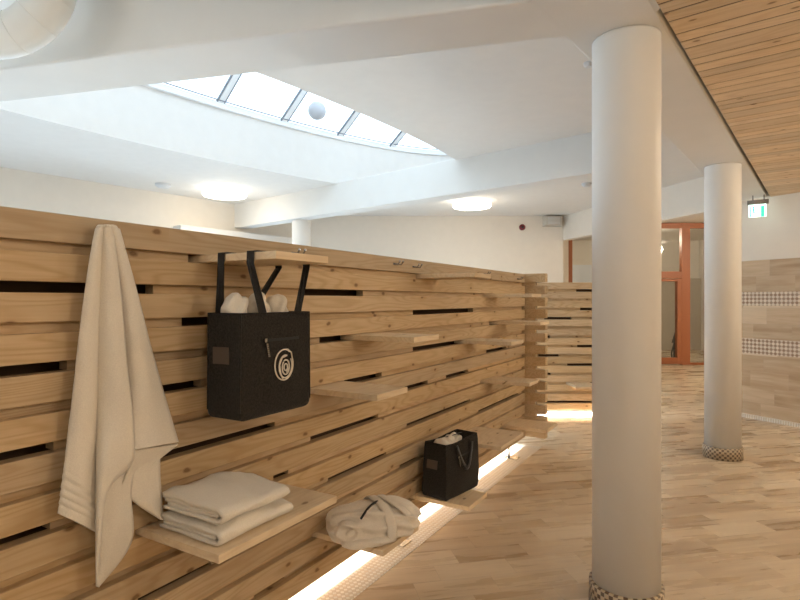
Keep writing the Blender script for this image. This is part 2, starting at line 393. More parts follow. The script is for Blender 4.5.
# wall above the passage (header) and right-hand wall
HX = lambda Y: 3.3+.25*(11.03-Y)
hd = MB(); hd.box((0, 0, 2.71), ((Vector((HX(7.06), 7.06))-Vector((3.3, 11.03))).length, .16, 3.25))
dv = Vector((HX(7.06), 7.06))-Vector((3.3, 11.03)); hd.build('wall_header', M['cream'], None, (3.3, 11.03, 0), math.atan2(dv.y, dv.x)); struct(bpy.data.objects['wall_header'])
R0 = Vector((4.33, 7.24)); RDv = Vector((.447, -.894)); RA = math.atan2(RDv.y, RDv.x)
struct(MB().box((0, 0, 0), (13.2, .2, 3.25)).build('wall_right', M['cream'], None, (R0.x, R0.y, 0), RA))
def rw(name, z0, z1, mat, e, label):
    return struct(MB().box((0, -e, z0), (13.2, 0, z1)).build(name, M[mat], None, (R0.x, R0.y, 0), RA), label)
rw('trim_3', .0, .82, 'walltile', .012, 'travertine tiling on the right wall'); 
rw('trim_4', .82, 1.01, 'band', .014, 'lower diamond mosaic band on the right wall')
rw('trim_5', 1.01, 1.43, 'walltile', .012, 'travertine tiling between the mosaic bands')
rw('trim_6', 1.43, 1.60, 'band', .014, 'upper diamond mosaic band on the right wall')
rw('trim_7', 1.60, 2.0, 'walltile', .012, 'top course of travertine tiling')
rw('baseboard_right', 0, .045, 'strip', .05, 'pale mosaic cove at the foot of the right wall')
# wood slat ceiling (local x along the slats)
SA = math.atan2(BP.y, BP.x)
c0 = Vector((bl(2.43)+.545, 2.43))
cuts = [-9.0]
widths = [.096, .15, .10, .093, .155, .092, .11, .10, .145, .097, .10, .15, .092, .094]
y = .0
pos = [0]
k = 0
while pos[-1] < 6.6: pos.append(pos[-1]+widths[k % len(widths)]); k += 1
neg = [0]
while neg[-1] > -7.5: neg.append(neg[-1]-widths[k % len(widths)]); k += 1
ys = sorted(set(pos+neg)); sl = MB()
for a, b in zip(ys[:-1], ys[1:]): sl.box((0, a+.006, 0), (9.2, b-.006, .025))
jn = MB()
for a in ys: jn.box((0, a-.007, .004), (9.2, a+.007, .024))  # dark strips in place of the shade in the gaps
struct(jn.build('ceiling', M['core'], None, (c0.x, c0.y, 2.775), SA), 'dark strips standing in for the shade between the ceiling slats')
slo = sl.build('ceiling', M['slat'], None, (c0.x, c0.y, 2.775), SA, bevel=.003); struct(slo, 'ceiling of narrow wooden slats with dark joints')
struct(MB().box((-.05, -7.6, 0), (9.2, 6.8, .03)).build('ceiling', M['core'], None, (c0.x, c0.y, 2.83), SA), 'dark backing above the slatted ceiling')
# back of the hall, behind the camera: an added, unseen window band lets daylight in
struct(MB().box((-13.7, -5, 0), (11, -4.8, .1)).build('wall_back', M['cream']))
struct(MB().box((-13.7, -5, 3.1), (11, -4.8, 3.25)).build('wall_back', M['cream']))
struct(MB().box((-5.0, -5, .1), (11, -4.8, 3.1)).build('wall_back', M['cream']))
for i in range(4):
    x = -13.6+i*3.6; struct(MB().box((x, -5, .1), (x+.3, -4.8, 3.1)).build('wall_back', M['cream']))
struct(MB().box((-13.6, -4.92, .1), (-5.0, -4.9, 3.1)).build('fill_window_3', M['glass']))
# room beyond the passage: glazed screen and the corridor behind it
Yw = 12.6
struct(MB().box((2.0, 11.2, 3.29), (11, 17, 3.4)).build('ceiling', M['cream']), 'ceiling beyond the passage')
struct(MB().box((3.5, 7.2, 3.29), (11, 11.2, 3.4)).build('ceiling', M['cream']), 'ceiling of the side passage')
struct(MB().box((9.0, 6.9, 0), (9.2, 17, 3.3)).build('wall_passage', M['cream']))
struct(MB().box((4.6, 7.0, 0), (9.0, 7.15, 3.3)).build('wall_passage', M['cream']))
struct(MB().box((2.0, 11.19, 0), (3.3, 11.3, 3.3)).build('wall_passage', M['cream']))
struct(MB().box((2.0, 16.4, 0), (11, 16.6, 3.3)).build('wall_corridor', M['cream']))
struct(MB().box((6.4, 16.30, 0), (11, 16.4, 2.15)).build('trim_8', M['stone']), 'stone cladding in the corridor behind the glass')
struct(MB().box((2.0, 16.28, 1.2), (6.4, 16.4, 2.55)).build('window_4', M['seat']), 'pale window in the corridor')
struct(MB().box((2.0, 11.3, 0), (2.1, 16.4, 3.3)).build('wall_corridor', M['cream']))
def px(x): return (x-400)/F*Yw
scr = thing('window_1', 'orange-brown timber glazed screen with a door beyond the columns', 'window', (px(640), Yw, 0)); scr['kind'] = 'structure'
def fr(name, x0, x1, z0, z1, parent, mat='orange', y0=0, y1=.1):
    ox = px(640); return MB().box((px(x0)-ox, y0, z0), (px(x1)-ox, y1, z1)).build(name, M[mat], parent, bevel=.004 if mat == 'orange' else 0)
zt = 3.28
fr('stile', 568.5, 572.5, 0, zt, scr); fr('stile', 681.5, 686.5, 0, zt, scr, y0=-.02); fr('stile', 687, 690.5, 0, zt, scr, y0=.01)
fr('stile', 640, 644, 0, zt, scr); fr('stile', 780, 784, 0, zt, scr); fr('stile', 706, 709, 0, zt, scr)
fr('head_rail', 568.5, 784, zt-.12, zt, scr, y0=-.01); fr('transom', 644, 682, 2.0, 2.16, scr, y0=-.01)
fr('bottom_rail', 572.5, 640, 0, .14, scr); fr('bottom_rail', 690, 784, 0, .05, scr)
dr = fr('door_leaf', 677, 681.4, 0.02, 1.99, scr, y0=-.02); fr('bottom_rail', 644, 677, .02, .17, dr, y0=-.02, y1=.08); fr('top_rail', 644, 677, 1.93, 1.99, dr, y0=-.02, y1=.08)
for a, b, z0, z1 in ((572.5, 640, .14, 3.16), (644, 677, .17, 1.93), (644, 681.5, 2.16, 3.16), (690.5, 706, .05, 3.16), (709, 780, .05, 3.16)):
    fr('pane', a, b, z0, z1, scr, 'doorglass', .045, .055)
wallseg('wall_screen', (px(784), Yw), (9.0, Yw), 0, 3.3, .12, 'cream'); wallseg('wall_screen', (2.1, Yw), (px(568.5), Yw), 0, 3.3, .12, 'cream')

# ---------------------------------------------------------------- columns
def column(x, yv, r, zt, label, collar=True):
    t = thing('round_column', label, 'column', (x, yv, 0), 0)
    MB().lathe([(r, 0.0), (r, zt-.012), (r, zt)], seg=72).build('shaft', M['column'], t, smooth=False, merge=False)
    sh_ = t.children[0]; sh_.data.polygons.foreach_set('use_smooth', [len(p.vertices) == 4 for p in sh_.data.polygons])
    if collar:
        c = MB().lathe([(r+.001, 0), (r+.015, 0), (r+.015, .108), (r+.011, .112), (r+.001, .112)], seg=72).build('mosaic_collar', M['collar'], t)
        c.data.polygons.foreach_set('use_smooth', [len(p.vertices) == 4 for p in c.data.polygons]); c['label'] = 'brown and cream chequered mosaic collar'
    return t
column(1.115, 2.69, .158, Zb-.001, 'thick white round column in the foreground with a chequered mosaic foot')
column(3.09, 5.22, .155, Zb-.001, 'white round column farther back, beside the tiled wall and exit sign')
column(-1.60, 8.85, .15, Zb+.004, 'white column seen only as a short piece above the wooden partition', False)

# ---------------------------------------------------------------- slatted wooden partition
A = Vector((-1.117, 1.52)); U = Vector((.5107, .8598)); N = Vector((.8598, -.5107)); WANG = math.atan2(U.y, U.x)
def wl(s, d, z): p = A+U*s+N*d; return Vector((p.x, p.y, z))
def local(wd):                              # photo column -> (s) on the wall plane at distance d
    pass
def s_at(x, d=0):
    t = (x-400)/F; a = A+N*d; return (t*a.y-a.x)/(U.x-t*U.y)
def sz(x, y, d=0):                          # photo measure -> (s, z) on the plane d in front of the wall
    s = s_at(x, d); Y = A.y+N.y*d+U.y*s; return s, CAM_Z-(y-300)/F*Y
ZT, PH, PITCH = 1.763, .0875, .1206
def gapz(g): return ZT-.09-.0153-PITCH*g+.001
part = thing('slatted_partition', 'long partition of stacked pale timber planks with slots, hooks and shelves', 'partition', (A.x, A.y, 0), WANG)
S0, S1 = -3.6, 4.675
OPEN = {0: [(.65, .71)], 1: [(-.6, .50), (1.29, 1.83)], 2: [(.62, 1.0), (2.41, 3.42)], 3: [(-.3, .20), (1.44, 1.70), (3.78, 4.03)], 4: [(.52, .71), (2.41, 3.22)],
        5: [(-.3, .16), (1.65, 2.03), (3.71, 4.22)], 6: [(.50, 1.12), (2.25, 2.62), (2.91, 3.32)], 7: [(-.3, .15), (1.37, 1.99)], 8: [(1.11, 1.21), (2.33, 3.36)],
        9: [(1.51, 2.08), (3.53, 4.55)], 10: [(.44, .76), (2.24, 2.48), (3.28, 3.44)], 11: [(3.76, 4.28)], 12: [(.99, 1.18)]}
def planks(root, s0, s1, opens, dz=0, th=.05):
    for i in range(14):
        z1 = ZT-PITCH*i+dz
        MB().box((s0, 0, z1-PH), (s1, th, z1)).build('plank', M['wood'], root, bevel=.0025)
    for g in range(13):
        cuts = sorted(opens.get(g, [])); a = s0; segs = []
        for c in cuts:
            if c[0] > a: segs.append((a, c[0]))
            a = max(a, c[1])
        segs.append((a, s1)); zc = gapz(g)+dz
        for a, b in segs:
            if b-a > .01: MB().box((a, .034, zc-.0166), (b, .08, zc+.0166)).build('spacer_strip', M['wood'], root)
planks(part, S0, S1, OPEN)
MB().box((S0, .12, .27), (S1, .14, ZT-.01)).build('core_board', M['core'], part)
MB().box((S0, .18, .12), (S1, .20, ZT-.002)).build('back_board', M['wood'], part)
MB().box((S0, .05, ZT-.03), (S1, .18, ZT-.004)).build('top_board', M['wood'], part)
for i in range(14):                          # projecting ends of the cross boards at the corner
    z1 = ZT+.004-PITCH*i; ln = .205
    MB().box((S1+.012, -ln, z1-PH), (S1+.09, .20, z1)).build('corner_block', M['wood'], part, bevel=.0025)
    if i < 13: MB().box((S1+.022, -.10, z1-PH-.034), (S1+.08, .19, z1-PH+.001)).build('corner_spacer', M['wood'], part)
# coat hooks on the top plank
for x, yv in ((297, 253.5), (397, 264), (416, 267), (486, 274), (519, 279)):
    s, z = sz(x, yv, .01)
    h = MB().box((s-.032, -.006, z-.006), (s+.032, 0, z+.006)).build('coat_hook', M['steel'], part, bevel=.002)
    h['label'] = 'small steel double coat hook'
    pg = MB()
    for e in (-.02, .02): pg.tube([(s+e, -.005, z), (s+e, -.03, z-.003), (s+e, -.042, z+.012)], .004, 8); pg.lathe([(.001, -.006), (.006, -.003), (.006, .003), (.001, .006)], (s+e, -.042, z+.015), 10)
    pg.build('prong', M['steel'], h)
s, z = sz(105, 232, .01)
h = MB().box((s-.015, -.006, z-.02), (s+.015, 0, z+.02)).build('coat_hook', M['steel'], part, bevel=.002); h['label'] = 'steel hook carrying the towel'
MB().tube([(s, -.005, z), (s, -.035, z-.004), (s, -.042, z+.008)], .005, 8).build('prong', M['steel'], h)
# steel feet
for s in (-1.0, .55, 2.16, 4.25):
    f_ = MB().tube([(s, .02, 0.006), (s, .02, .12)], .009, 12).build('foot', M['steel'], part, smooth=True)
    f_['label'] = 'steel foot post'
    MB().box((s-.05, -.07, 0), (s+.05, .06, .008)).build('foot_plate', M['steel'], f_, bevel=.002)
l = area('strip_light', (.0, 0, 0), (0, 0, 0), S1-S0, .03, LED_W, (1, .98, .95), part); l.location = ((S0+S1)/2, .068, .190)
MB().box((S0, .05, .194), (S1, .14, .20)).build('light_blocker', M['core'], part)  # unseen board added to stop strip light leaking through the lowest slot
# mosaic strip in the floor below it
struct(MB().box((S0, -.14, 0), (S1+.1, .25, .003)).build('trim_9', M['strip'], None, (A.x, A.y, 0), WANG), 'pale mosaic strip in the floor under the partition')

# second partition
P2 = thing('slatted_partition', 'shorter timber plank partition behind, seen left of the thick column', 'partition', (1.62, 7.08, -.035), 0)
def s2(x): return (x-400)/F*7.08-1.62
op2 = {0: [(s2(577), s2(597))], 2: [(s2(581), s2(600))], 3: [(s2(545), s2(572))], 5: [(s2(535), s2(551))], 6: [(s2(578), s2(600))], 7: [(s2(539), s2(560))], 8: [(s2(568), s2(598))], 9: [(s2(540), s2(552))], 10: [(s2(585), s2(600))], 12: [(s2(545), s2(596))]}
planks(P2, 0, 1.5, op2)
MB().box((0, .12, .27), (1.5, .14, ZT-.01)).build('core_board', M['core'], P2); MB().box((0, .18, .12), (1.5, .2, ZT-.002)).build('back_board', M['wood'], P2)
MB().box((0, .05, ZT-.03), (1.5, .18, ZT-.004)).build('top_board', M['wood'], P2)
for s in (.2, 1.3):
    f_ = MB().tube([(s, .03, 0.041), (s, .03, .12)], .009, 12).build('foot', M['steel'], P2, smooth=True); f_['label'] = 'steel foot post'
    MB().box((s-.05, -.03, .035), (s+.05, .09, .043)).build('foot_plate', M['steel'], f_)
l = area('strip_light', (0, 0, 0), (0, 0, 0), 1.45, .05, 60, (1, .97, .92), P2); l.location = (.75, .16, .165)
MB().box((0, .05, .185), (1.5, .18, .19)).build('light_blocker', M['core'], P2)  # added blocker against the same leak in the rear partition

# ---------------------------------------------------------------- shelves
def shelf(s, L, g, label, group='pale wooden shelves slotted into the long partition'):
    t = thing('wall_shelf', label, 'shelf', wl(s, 0, gapz(g)-.014), WANG, group)
    MB().box((0, -.39, 0), (L, .075, .028), random.uniform(.3, .95)).build('board', M['shelf'], t, bevel=.002)
    MB().box((.015, .02, -.0008), (L-.015, .074, .0)).build('tongue', M['shelf'], t)
    return t, gapz(g)+.014
sh_top = shelf(.68, .295, 0, 'short shelf near the partition top with the black bag hung over it')
sh_tow = shelf(.43, .60, 8, 'low wide shelf carrying the folded white towels')
sh_rob = shelf(1.38, .34, 11, 'low shelf carrying the folded bathrobe')
sh_bag = shelf(2.37, .29, 12, 'lowest shelf of all, almost hidden under the standing black bag')
shelf(1.33, .275, 5, 'empty shelf just right of the hanging bag, at the height of its base')
shelf(1.67, .28, 3, 'empty shelf level with the upper part of the hanging bag, right of it')
shelf(2.45, .28, 0, 'empty shelf right under the top plank, midway along the partition')
shelf(3.14, .28, 4, 'empty shelf at mid height near the partition corner, seen short')
shelf(3.64, .27, 1, 'highest of the empty shelves beside the corner stack, tip lit bright')
shelf(3.88, .27, 3, 'thin-looking eye-level shelf beside the corner stack')
shelf(3.58, .27, 7, 'empty waist-high shelf reaching in front of the corner stack')
shelf(2.92, .50, 10, 'wide empty low shelf just right of the standing black bag')
shelf(4.08, .34, 11, 'low shelf at the corner, beside the foot of the block stack')
t2 = thing('wall_shelf', 'empty shelf on the rear partition left of the thick column', 'shelf', (1.62+s2(567), 7.08, gapz(10)-.035-.014), 0)
MB().box((0, -.36, 0), (.30, .075, .028)).build('board', M['shelf'], t2, bevel=.002)

# ---------------------------------------------------------------- hanging towel
def tw(x, y, d): s, z = sz(x, y, d); return (s, -d, z)
hs, hz = sz(105, 228, .03)
tow_loc = wl(0, 0, 0)
def interp(path, t):
    n = len(path)-1; f = min(t*n, n-1e-6); i = int(f); u = f-i
    p0 = path[max(i-1, 0)]; p1 = path[i]; p2 = path[i+1]; p3 = path[min(i+2, n)]
    return tuple(.5*((2*p1[k])+(-p0[k]+p2[k])*u+(2*p0[k]-5*p1[k]+4*p2[k]-p3[k])*u*u+(-p0[k]+3*p1[k]-3*p2[k]+p3[k])*u**3) for k in range(3))
def patch(mbx, L, R, bulge, nr=48, nc=12, ripple=0, lin=False):
    rows = []
    for i in range(nr+1):
        t = i/nr; a = interp(L, t); b = interp(R, t); row = []
        for j in range(nc+1):
            u = j/nc; x = a[0]+(b[0]-a[0])*u; y = a[1]+(b[1]-a[1])*u
            d = a[2]+(b[2]-a[2])*u+bulge*math.sin(pi*u)*min(1, .35+t)
            nz = noise.noise(Vector((x*.035, y*.012, bulge*50)))*.010*t+noise.noise(Vector((x*.09, y*.05, 3)))*.003
            if ripple and .86 < t < .96: d += .004*math.sin((t-.86)*ripple*1.2)
            row.append(tw(x, y, d+nz))
        rows.append(row)
    mbx.grid(rows)
tb = MB()
patch(tb, [(96, 229, .045), (89, 265, .05), (80, 330, .05), (74, 385, .05), (66, 450, .05), (58, 513, .055)],
          [(104, 226, .055), (101, 270, .035), (99, 330, .028), (98, 400, .025), (98, 470, .025), (98, 533, .03)], .030, nr=170, ripple=205)
patch(tb, [(103, 226, .055), (99, 270, .035), (97.5, 330, .03), (97, 400, .03), (96, 490, .035), (97, 585, .05)],
          [(112, 227, .060), (121, 300, .060), (126, 360, .065), (133, 425, .078), (132, 462, .082), (107, 491, .085), (100, 540, .065), (97.2, 586, .05)], .030, nr=80)
patch(tb, [(97, 440, .03), (98, 480, .032), (99, 515, .036), (97, 586, .046)], [(140, 440, .045), (131, 490, .05), (131, 542, .05), (98, 587, .046)], .012, nr=30)
patch(tb, [(111, 226, .060), (120, 290, .045), (125, 350, .040), (130, 400, .050), (133, 450, .075)],
          [(119, 229, .050), (136, 290, .050), (150, 345, .055), (165, 398, .06), (178, 442, .075)], .024, nr=90)
patch(tb, [(131, 449, .070), (128, 468, .065), (121, 488, .055)], [(178, 444, .068), (158, 460, .045), (124, 489, .05)], -.014, nr=20)
patch(tb, [(146, 446, .035), (128, 478, .04), (130, 498, .045), (161, 519, .05)], [(160, 446, .035), (159.5, 470, .035), (161, 495, .04), (163, 520, .05)], .012, nr=24)
# gathered top over the hook
patch(tb, [(95, 231, .03), (97, 226, .045), (104, 226, .055)], [(119, 233, .03), (116, 226, .045), (110, 226, .055)], .02, nr=8)
o = tb.build('hanging_towel', M['towel'], None, tow_loc, WANG, smooth=True, solid=.007)
tag(o, 'long white terry towel hanging in folds from a hook at the left', 'towel')

# ---------------------------------------------------------------- folded towels on the shelf
def serp(depth, layers, th):
    c = []; h = th
    for k in range(layers):
        z = h*(k+.5); ys_ = [.02, depth-h*.5]
        a, b = (ys_[0], ys_[1]) if k % 2 == 0 else (ys_[1], ys_[0])
        for q in range(9): c.append((a+(b-a)*q/8, z))
        if k < layers-1:
            cy = b; sg = 1 if k % 2 == 0 else -1
            for q in range(1, 6):
                an = -pi/2+pi*q/6; c.append((cy+sg*math.cos(an)*h*.5, z+h*.5+math.sin(an)*h*.5))
    return c
def folded(name, label, s0, s1, d0, d1, z0, H, seed, lift=0, group='folded white towels on the low shelf'):
    """cloth folded twice: nested U-shaped sheets, the round folds towards the room"""
    cen = wl((s0+s1)/2, (d0+d1)/2, z0); t_ = MB(); W_ = s1-s0; D_ = d1-d0; th = H/4
    ns = 30
    for lay in (0, 1):
        R_ = H/2-th*(lay+.5); f0 = D_-H/2-.004*lay-lay*.012; hh = th*.47; pr = []
        path = [(.01+.012*lay+(f0-.01)*q/14, H/2-R_, 0, -1) for q in range(14)]
        path += [(f0+R_*math.cos(-pi/2+pi*q/10), H/2+R_*math.sin(-pi/2+pi*q/10), math.cos(-pi/2+pi*q/10), math.sin(-pi/2+pi*q/10)) for q in range(11)]
        path += [(f0-(f0-.01)*q/14, H/2+R_, 0, 1) for q in range(1, 15)]
        ring = [(a+c*hh, b+d*hh) for a, b, c, d in path]+[(a-c*hh, b-d*hh) for a, b, c, d in path[::-1]]
        m = len(ring); base = len(t_.v); rows = []
        for i in range(ns+1):
            u = i/ns; row = []; x = (u-.5)*(W_-.012*lay)
            for (yy, zz) in ring:
                lv = zz/H
                nx = noise.noise(Vector((x*8+seed, yy*8, 1.5*lv))); n2 = noise.noise(Vector((x*22, yy*24, lv*3+seed)))
                x2 = x+.008*noise.noise(Vector((yy*9, lv*4+lay, seed+round(u))))
                endd = min(u, 1-u)/.06; pinch = 1-.10*max(0, 1-endd)**2
                z_ = H*.5+(zz-H*.5)*pinch+(nx*.016+n2*.005)*lv-.016*max(0, yy/D_-.45)*lv+lift*(1-2*u)*lv+.010*lv*math.sin(pi*u)
                row.append((x2, -(yy-D_/2)+.010*n2*lv+.010*nx, max(z_, .0006)))
            row.append(row[0]); rows.append(row)
        t_.grid(rows); k = len(path)
        for i in (0, ns):
            cap = [(base+i*(m+1)+j, base+i*(m+1)+j+1, base+i*(m+1)+m-2-j, base+i*(m+1)+m-1-j) for j in range(k-1)]
            t_.f += cap; t_.r += [.5]*len(cap)
    o = t_.build(name, M['towel'], None, cen, WANG, smooth=True, merge=True)
    return tag(o, label, 'towel', group)
zt_ = sh_tow[1]
folded('folded_towel', 'lower of the two folded white towels on the wide shelf', .465, .80, .045, .362, zt_+.001, .055, 1.3)
folded('folded_towel', 'upper of the two folded white towels on the wide shelf', .475, .79, .045, .356, zt_+.064, .053, 5.1, .002)

# ---------------------------------------------------------------- bathrobe
def blob(mbx, c, r, e=.7, nu=56, nv=32, amp=.012, fr_=10, seed=0, flat=True, fold=None):
    rows = []
    sp = lambda v, q: math.copysign(abs(v)**q, v)
    for i in range(nv+1):
        ph = -pi/2+pi*i/nv; row = []
        for j in range(nu+1):
            th = 2*pi*j/nu
            p = Vector((sp(math.cos(ph), e)*sp(math.cos(th), e)*r[0], sp(math.cos(ph), e)*sp(math.sin(th), e)*r[1], sp(math.sin(ph), e)*r[2]))
            n_ = p.normalized(); k = amp*noise.noise(p*fr_+Vector((seed, seed, 0)))+amp*.4*noise.noise(p*fr_*2.6+Vector((0, seed, 9)))
            if fold: k += fold(p)
            p = p+n_*k
            q = p+Vector(c)
            if flat: q.z = max(q.z, 0)
            row.append(q)
        rows.append(row)
    mbx.grid(rows)
rz = sh_rob[1]
rb = thing('folded_bathrobe', 'ivory bathrobe folded up and tied with its belt on a low shelf', 'bathrobe', wl(1.508, .255, rz+.001), WANG-math.radians(38))
RX, RY, RZ, RC, RE = .238, .135, .086, .068, .74
def sp_(v, q): return math.copysign(abs(v)**q, v)
def rp(x, a, off=0):                         # point on the robe's outline: a = 0 front, 90 top, 180 back
    k = 2/RE; t = max(0, 1-abs(x/RX)**k)**(1/k); a = math.radians(a)
    y = -(RY+off)*t*sp_(math.cos(a), RE); z = RC+(RZ+off)*t*sp_(math.sin(a), RE)
    return Vector((x, y, max(z, .003)))
def folds(p):
    n1 = noise.noise(Vector((p.x*7, p.y*7, p.z*7+4)))
    f = .016*noise.noise(Vector((p.x*9, p.y*6, 1.7)))
    if p.y < .03: f += .0085*math.sin(p.z*125+p.x*16+3.2*n1)*min(1, max(0, (.03-p.y)/.06))
    if p.z > .02: f += .0065*math.sin(p.y*95+p.x*34+3*n1)
    r = math.hypot(p.x+.165, (p.z-.005)*1.1)
    if p.y < -.03 and r < .06: f += .012*math.cos(r*150)
    r = math.hypot(p.x-.165, (p.z-.0)*1.1)
    if p.y < -.03 and r < .05: f += -.014*math.exp(-(r/.016)**2)+.006*math.exp(-((r-.03)/.012)**2)
    return f
body = MB(); blob(body, (0, 0, RC), (RX, RY, RZ), RE, 150, 90, .006, 12, 2.2, True, folds)
body.build('body', M['robe'], rb, smooth=True, merge=True)
hem = MB(); blob(hem, (-.06, -.10, .022), (.13, .055, .024), .7, 60, 26, .010, 16, 11, True, lambda p: .004*math.sin(p.z*220+p.x*30)); hem.build('hem_fold', M['robe'], rb, smooth=True, merge=True)
def strap(name, f, wdt, seg=40, off=.012):
    m = MB(); rows = []
    for i in range(seg+1):
        x, a = f(i/seg); rows.append([rp(x+e*wdt, a, off-(0.004 if abs(e) > .9 else 0)) for e in (-1, -.6, -.2, .2, .6, 1)])
    m.grid(rows); return m.build(name, M['robe'], rb, smooth=True, solid=.006)
strap('belt', lambda v: (-.005+.05*v, 195-215*v), .024)
strap('belt_end', lambda v: (.05+.085*v, 100-75*v), .020, off=.019)
pp = MB(); pp.tube([rp(-.105+.115*v/20, 38+48*v/20+8*math.sin(pi*v/20), .013) for v in range(21)], .0055, 8)
o = pp.build('piping', M['dark'], rb, smooth=True); o['label'] = 'thin dark piping line'

# ---------------------------------------------------------------- felt bags
def bag(name, label, loc, rotz, W_=.375, D_=.165, H=.385, slump=0, hang=None, group='black felt bags', emblem=True):
    """origin at the middle of the base; the logo side faces -y"""
    t = thing(name, label, 'bag', loc, rotz, group)
    def wall_pt(u, v, e=0):                 # u 0..1 round the plan, v 0..1 up
        w2, d2 = W_/2-e, D_/2-e; per = [(-w2, -d2), (w2, -d2), (w2, d2), (-w2, d2)]
        k = int(u*4) % 4; f = u*4-int(u*4); a = per[k]; b = per[(k+1) % 4]
        x = a[0]+(b[0]-a[0])*f; y = a[1]+(b[1]-a[1])*f
        r = math.hypot(x, y); bow = (.010+.02*slump)*math.sin(pi*v)*math.sin(pi*f)
        if k in (1, 3): bow *= -1.3 if k in (1, 3) and not slump else -.4
        if k == 0: y -= bow
        if k == 2: y += bow
        if k == 1: x += bow
        if k == 3: x -= bow
        tp = 1-.02*v-.10*slump*v*v
        x *= tp*(1 if k in (0, 2) else 1); y *= 1-.28*slump*v**2
        z = H*v
        if slump: z *= 1-.10*slump*(.5+.5*math.cos(x/W_*5+1))*v; x += .015*slump*v+.006*noise.noise(Vector((x*9, y*9, z*9))); y += .008*noise.noise(Vector((x*11, 3, z*11)))
        return Vector((x, y, z))
    us = []
    for k in range(4): us += [(k+q)/4 for q in (0.0, .03, .1, .2, .35, .5, .65, .8, .9, .97)]
    m = MB(); rows = []
    base_in = []
    nvs = [0, .008, .022, .045, .075, .15, .3, .45, .6, .75, .88, .96, 1.0]
    for v in nvs:
        row = []
        for u in us:
            p = wall_pt(u, v)
            if v < .075:                    # rounded lower edge
                q = 1-v/.075; ins = .028*(1-math.sqrt(max(0, 1-q*q))); p.x *= 1-ins/(W_/2); p.y *= 1-.4*ins/(D_/2)
            row.append(p)
        row.append(row[0]); rows.append(row)
    inner = []
    for v in (1.0, .8, .5, .06):
        row = [wall_pt(u, v, .006) for u in us]; row.append(row[0]); inner.append(row)
    rows += inner
    m.grid(rows)
    n = len(us)+1
    m.f.append(tuple(range(len(us)))[::-1]); m.r.append(.5)
    k0 = (len(rows)-1)*n; m.f.append(tuple(k0+i for i in range(len(us)))); m.r.append(.5)
    m.build('body', M['felt'], t, smooth=True, bevel=0, merge=True)
    me = t.children[0].data
    # piping seams at the corners
    sm = MB()
    for u in (0.0, .25, .5, .75): sm.tube([wall_pt(u, .085+.915*k/14) for k in range(15)], .0035, 6)
    sm.tube([wall_pt(u, .995) for u in us], .0035, 6, closed=True)
    sm.build('edge_seam', M['felt'], t, smooth=True)
    def front(fx, fz): p = wall_pt(max(0, min(.2499, fx*.25)), fz); p.y -= .0025; return p
    # zip pocket
    z_ = MB(); rows = [[front(.29+.52*k/12, .735+e)+Vector((0, -.0005, 0)) for e in (-.014, 0, .014)] for k in range(13)]
    z_.grid(rows); zp = z_.build('zip_pocket', M['zip'], t, solid=.002)
    pl = MB(); c_ = front(.29, .737)+Vector((0, -.006, 0)); pl.box((c_.x-.006, c_.y-.004, c_.z-.007), (c_.x+.006, c_.y+.003, c_.z+.007))
    a_ = c_+Vector((.004, -.003, -.01))
    pl.tube([a_+Vector((.012*k/7, 0, -.052*k/7)) for k in range(8)], .002, 6)
    for k in range(7): q = a_+Vector((.012*(k+.5)/7, 0, -.052*(k+.5)/7)); pl.box((q.x-.005, q.y-.003, q.z-.002), (q.x+.005, q.y+.002, q.z+.002))
    pl.build('zip_pull', M['steel'], zp)
    # rose-like loop emblem
    lg = MB(); cx, cz = .565, .475
    def loop(pts, r=.0029):
        P = [front(cx+px_/W_, cz+pz/H)+Vector((0, -.001, 0)) for px_, pz in pts]; lg.tube(P, r, 6, flat=(r, .0008) if False else None)
    def arc(rx, rz_, a0, a1, ox=0, oz=0, sk=0, n_=40):
        o_ = []
        for k in range(n_+1):
            q = math.radians(a0+(a1-a0)*k/n_); rr = 1+sk*(k/n_); o_.append((ox+rx*rr*math.cos(q), oz+rz_*rr*math.sin(q)))
        return o_
    loop(arc(.052, .058, 55, 262, 0, .002)); loop([(.046, .022), (.040, .046), (.018, .060), (-.006, .060)])
    loop(arc(.050, .057, 20, -98, 0, .001))
    loop(arc(.034, .042, 75, 395, .006, -.004, .1)); loop([(.014, .036), (-.012, .030), (-.027, .004), (-.020, -.030), (-.007, -.054)])
    loop(arc(.020, .028, 120, -230, .008, -.008)); loop(arc(.010, .013, 0, 350, .008, -.008)); loop([(.016, -.002), (.020, -.018), (.012, -.030)])
    if emblem: lg.build('printed_emblem', M['ink'], t, smooth=True)['label'] = 'cream line emblem of loops like a rose'
    # patch on the short left side
    pc = MB(); pc.grid([[wall_pt(.75+.25*f, v)+Vector((-.003, 0, 0)) for f in (.14, .26, .38, .5, .6)] for v in (.52, .57, .62, .68)]); pc.build('side_patch', M['patch'], t, solid=.002)['label'] = 'small brown-grey square patch'
    # handles
    if hang:
        zs, x0, x1, db, df = hang
        for yy, xs in ((df, (-.068, .125)), (db, (-.14, .02))):
            fy = -D_/2+.009 if yy == df else D_/2-.009
            hb = MB(); cp = [(xs[0], fy, H-.05), (xs[0], fy, H), (xs[0]*.9+(x0-.006)*.1, fy+(yy-fy)*.1, H+.02), (x0-.006, yy, zs-.008), (x0-.004, yy, zs+.034), (x0+.01, yy, zs+.0355), (x1-.01, yy, zs+.0355), (x1+.004, yy, zs+.034), (x1+.006, yy, zs-.008), (xs[1]*.9+(x1+.006)*.1, fy+(yy-fy)*.1, H+.02), (xs[1], fy, H), (xs[1], fy, H-.05)]
            rows = []
            for i, p in enumerate(cp):
                a = Vector(cp[max(i-1, 0)]); b = Vector(cp[min(i+1, len(cp)-1)]); rows.append([Vector(p)+Vector((0, e, 0)) if 3 <= i <= 8 else Vector(p)+Vector((-e*1.1, 0, 0)) for e in (-.018, 0, .018)])
            hb.grid(rows); hb.build('handle', M['strap'], t, solid=.003)
    else:
